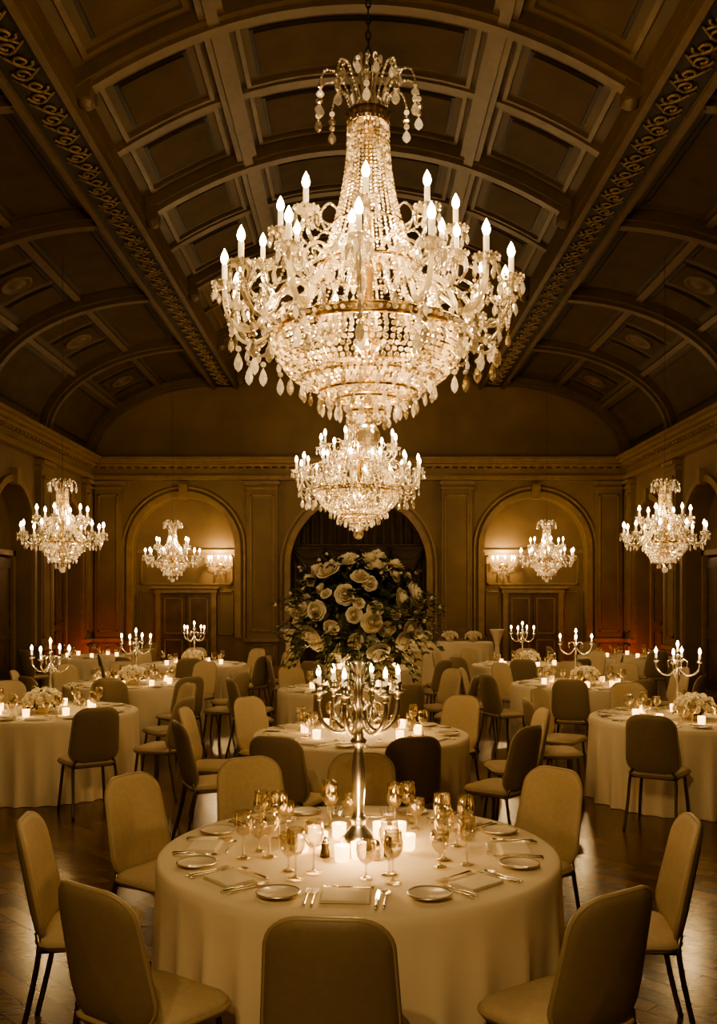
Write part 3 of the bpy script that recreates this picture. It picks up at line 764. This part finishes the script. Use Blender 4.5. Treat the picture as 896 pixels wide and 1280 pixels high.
for k in range(4):
    a=2*PI*k/4+.5
    pts=spl(rad(a,[(.012,.45),(.07,.38),(.13,.38),(.19,.43),(.2,.5)]),5); mb.tube(pts,.009,6,M_silver)
    pts=spl(rad(a,[(.012,.5),(.05,.53),(.09,.5),(.08,.45)]),4); mb.tube(pts,.006,5,M_silver)
    c=(.2*math.cos(a),.2*math.sin(a),0); mb.lathe([(.01,.49),(.03,.505),(.033,.51),(.014,.512),(.016,.535),(.01,.535)],12,M_silver,c=c)
    candle(mb,(c[0],c[1],.53),.05,.010,.06,.014,M_flame)
LIB['cand']=('silver_candelabra',mb)
mb=MB()
mb.lathe([(0,0),(.06,0),(.05,.02),(.08,.05),(.09,.08),(.08,.08)],16,M_silver)
for v in fib(54):
    if v.z<-.15: continue
    p=Vector((v.x*.15,v.y*.15,.09+v.z*.11)); rose(mb,p,v+Vector((0,0,.3)),random.uniform(.026,.036),M_rose,4)
for i in range(200):
    v=Vector([random.gauss(0,1) for _ in range(3)]).normalized()
    if v.z<-.3: continue
    leaf(mb,Vector((v.x*.11,v.y*.11,.08+v.z*.07)),v+Vector([random.uniform(-.6,.6) for _ in range(3)]),random.uniform(.04,.06),.016,M_leaf)
LIB['low']=('rose_arrangement',mb)

# ---------------------------------------------------------------- FRONT TABLE
table(0,FT.y,0,.3)
def setting(cx,cy,th,full=True,R=.69):
    er=Vector((math.cos(th),math.sin(th),0)); et=Vector((-er.y,er.x,0))
    c=Vector((cx,cy,.752))
    def P(r,t): return c+er*r+et*t
    rzc=math.atan2(-er.y,-er.x)-PI/2
    j=random.uniform(-.04,.04)
    p=P(R,0); put('napkin',p.x,p.y,p.z,rzc+j)
    if full:
        for i in range(2):
            p=P(R+.01,-(.118+.027*i)); put('fork',p.x,p.y,p.z,rzc+j*.4)
        for i,k in enumerate(('knife','spoon')):
            p=P(R+.01,.118+.030*i); put(k,p.x,p.y,p.z,rzc-j*.4)
        p=P(R-.115,.0); put('spoon' if random.random()<.5 else 'fork',p.x,p.y,p.z,rzc+PI/2)
    else:
        p=P(R+.01,-.12); put('fork',p.x,p.y,p.z,rzc); p=P(R+.01,.12); put('knife',p.x,p.y,p.z,rzc)
    p=P(R-.01,-.255); put('plate',p.x,p.y,p.z)
    p=P(R-.2,.17); put('wine',p.x,p.y,p.z)
    p=P(R-.25,.06); put('water',p.x,p.y,p.z)
    if full: p=P(R-.31,.15); put('wine',p.x,p.y,p.z,0,1.06)
for a in(266,312,358,43,88,133,178,222): setting(0,FT.y,math.radians(a),True,.69)
for (x,y) in((-.2,.12),(-.17,.02),(.0,-.16),(.15,.1),(.22,-.02),(-.09,.18),(.10,.2),(-.25,-.05),(.19,.2),(-.0,.25),(-.07,-.20)): put('votive',x,FT.y+y,.752)
for n_,x,y in(('pepper',-.145,-.13),('pepper',.13,-.12),('salt',.075,-.18)): put(n_,x,FT.y+y,.752)
for (x,y) in((-.08,2.85),(-.84,3.12),(-1.25,4.02),(-1.02,4.82),(-.55,5.28),(.02,5.42),(.92,4.98),(1.24,4.0),(.80,3.06)):
    d=Vector((x,y-FT.y)); L=max(d.length,1.36)-.2; d.normalize(); p=FT.xy+d*L
    chair(p.x,p.y,math.atan2(-d.y,-d.x)+random.uniform(-.06,.06))

# ---------------------------------------------------------------- OTHER TABLES
T=[(0.02,7.7,1,'votive',9),(-3.07,9.2,2,'cand',8),(3.05,8.7,0,'cand',8),(-2.9,12.1,1,'cand',9),(2.85,12.0,2,'cand',9),
   (-.1,11.4,0,'votive',8),(-2.75,15.6,2,'cand',8),(2.75,15.4,1,'cand',8),(.1,14.8,1,'votive',8),(-5.0,17.6,0,None,4),(5.0,17.6,0,None,4)]
for i,(x,y,sd,kind,nc) in enumerate(T):
    table(x,y,sd,random.random()*6)
    ns=8 if y<13 else 5
    for k in range(ns): setting(x,y,2*PI*k/ns+.2,False,.69)
    for k in range(ns):
        a=2*PI*k/ns+.2-.27; r=.465; put('votive',x+r*math.cos(a),y+r*math.sin(a),.752)
    if kind=='cand':
        put('cand',x-.02,y+.19,.752,random.random()); put('low',x+.02,y-.15,.752,random.random(),1.15)
    elif kind=='votive' and y>10: put('low',x,y,.752,0,.9)
    elif kind=='votive':
        for (dx,dy) in((-.15,0),(0,.1),(.14,-.03),(-.02,-.12)): put('votive',x+dx,y+dy,.752)
    for k in range(nc):
        a=2*PI*(k+.5*(i%2))/nc+random.uniform(-.12,.12)+.15; r=1.2+random.uniform(0,.08)
        cx,cy=x+r*math.cos(a),y+r*math.sin(a)
        if abs(cx)>5.75: continue
        chair(cx,cy,a+PI+random.uniform(-.12,.12))
    if kind=='cand': light('candle_glow',(x,y-.05,1.5),10,.03)
    elif kind=='votive': light('candle_glow',(x,y,1.05),6,.03)
light('candle_glow',(.0,FT.y-.24,.94),4.5,.03,(1,.64,.3)); light('candle_glow',(.10,FT.y+.12,.95),4,.03,(1,.64,.3))

# buffet table at the back + urns
mb=MB(); vs=[];fs=[]
n=120
def rr(t,w,d,off):
    a=2*PI*t; c,s=math.cos(a),math.sin(a); e=.35
    return ((w/2+off)*abs(c)**e*(1 if c>0 else -1),(d/2+off)*abs(s)**e*(1 if s>0 else -1))
lv=[(0,.9,0),(1,.9,0),(1,.88,.008)]+[(1,.88-.87*j/6,.01+.03*j/6) for j in range(1,7)]
for q,(f_,z,off) in enumerate(lv):
    for k in range(n):
        x,y=rr(k/n,1.9,.75,off); fo=.02*math.sin(k*1.05)*(max(0,.88-z))
        if q==0: x*=.01;y*=.01
        vs.append((x*(1+fo),y*(1+fo*2),z))
for i in range(len(lv)-1):
    for k in range(n): fs.append((i*n+k,(i+1)*n+k,(i+1)*n+(k+1)%n,i*n+(k+1)%n))
mb.add(vs,fs,M_cloth,True); b1=mb.obj('buffet_table',(1.9,20.0,0))
for dx in(-.5,0.05,.55): put('low',1.9+dx,20.0,.905,0,1.1)
mb=MB(); mb.lathe([(0,0),(.14,0),(.14,.04),(.07,.08),(.05,.3),(.09,.5),(.06,.62),(.05,.8),(.09,.95),(.16,1.12),(.17,1.15),(.14,1.13)],16,M_plate)
u=mb.obj('pedestal_urn',(-1.55,20.6,0)); inst(u.data,'pedestal_urn',(3.05,20.6,0)); 

for s in(-1,1): light('uplight',(s*5.95,21.0,.5),18,.04,(1,.16,.06))
mb=MB(); mb.lathe([(0,0),(.08,0),(.08,.1),(.06,.2),(.07,.24),(.05,.22),(0,.2)],12,M_ember)
u=mb.obj('uplight_fixture',(-5.95,21.0,0)); inst(u.data,'uplight_fixture',(5.95,21.0,0))

w=bpy.data.worlds.new('World'); bpy.context.scene.world=w; w.use_nodes=True
w.node_tree.nodes['Background'].inputs[0].default_value=(1,.7,.4,1); w.node_tree.nodes['Background'].inputs[1].default_value=.005

cam=bpy.data.cameras.new('camera'); co=bpy.data.objects.new('camera',cam); C.objects.link(co)
co.location=(0,0,1.88); co.rotation_euler=(PI/2,0,0)
cam.sensor_fit='VERTICAL'; cam.sensor_height=36; cam.lens=1170/1280*36; cam.shift_y=105/1280; cam.clip_start=.05
bpy.context.scene.camera=co
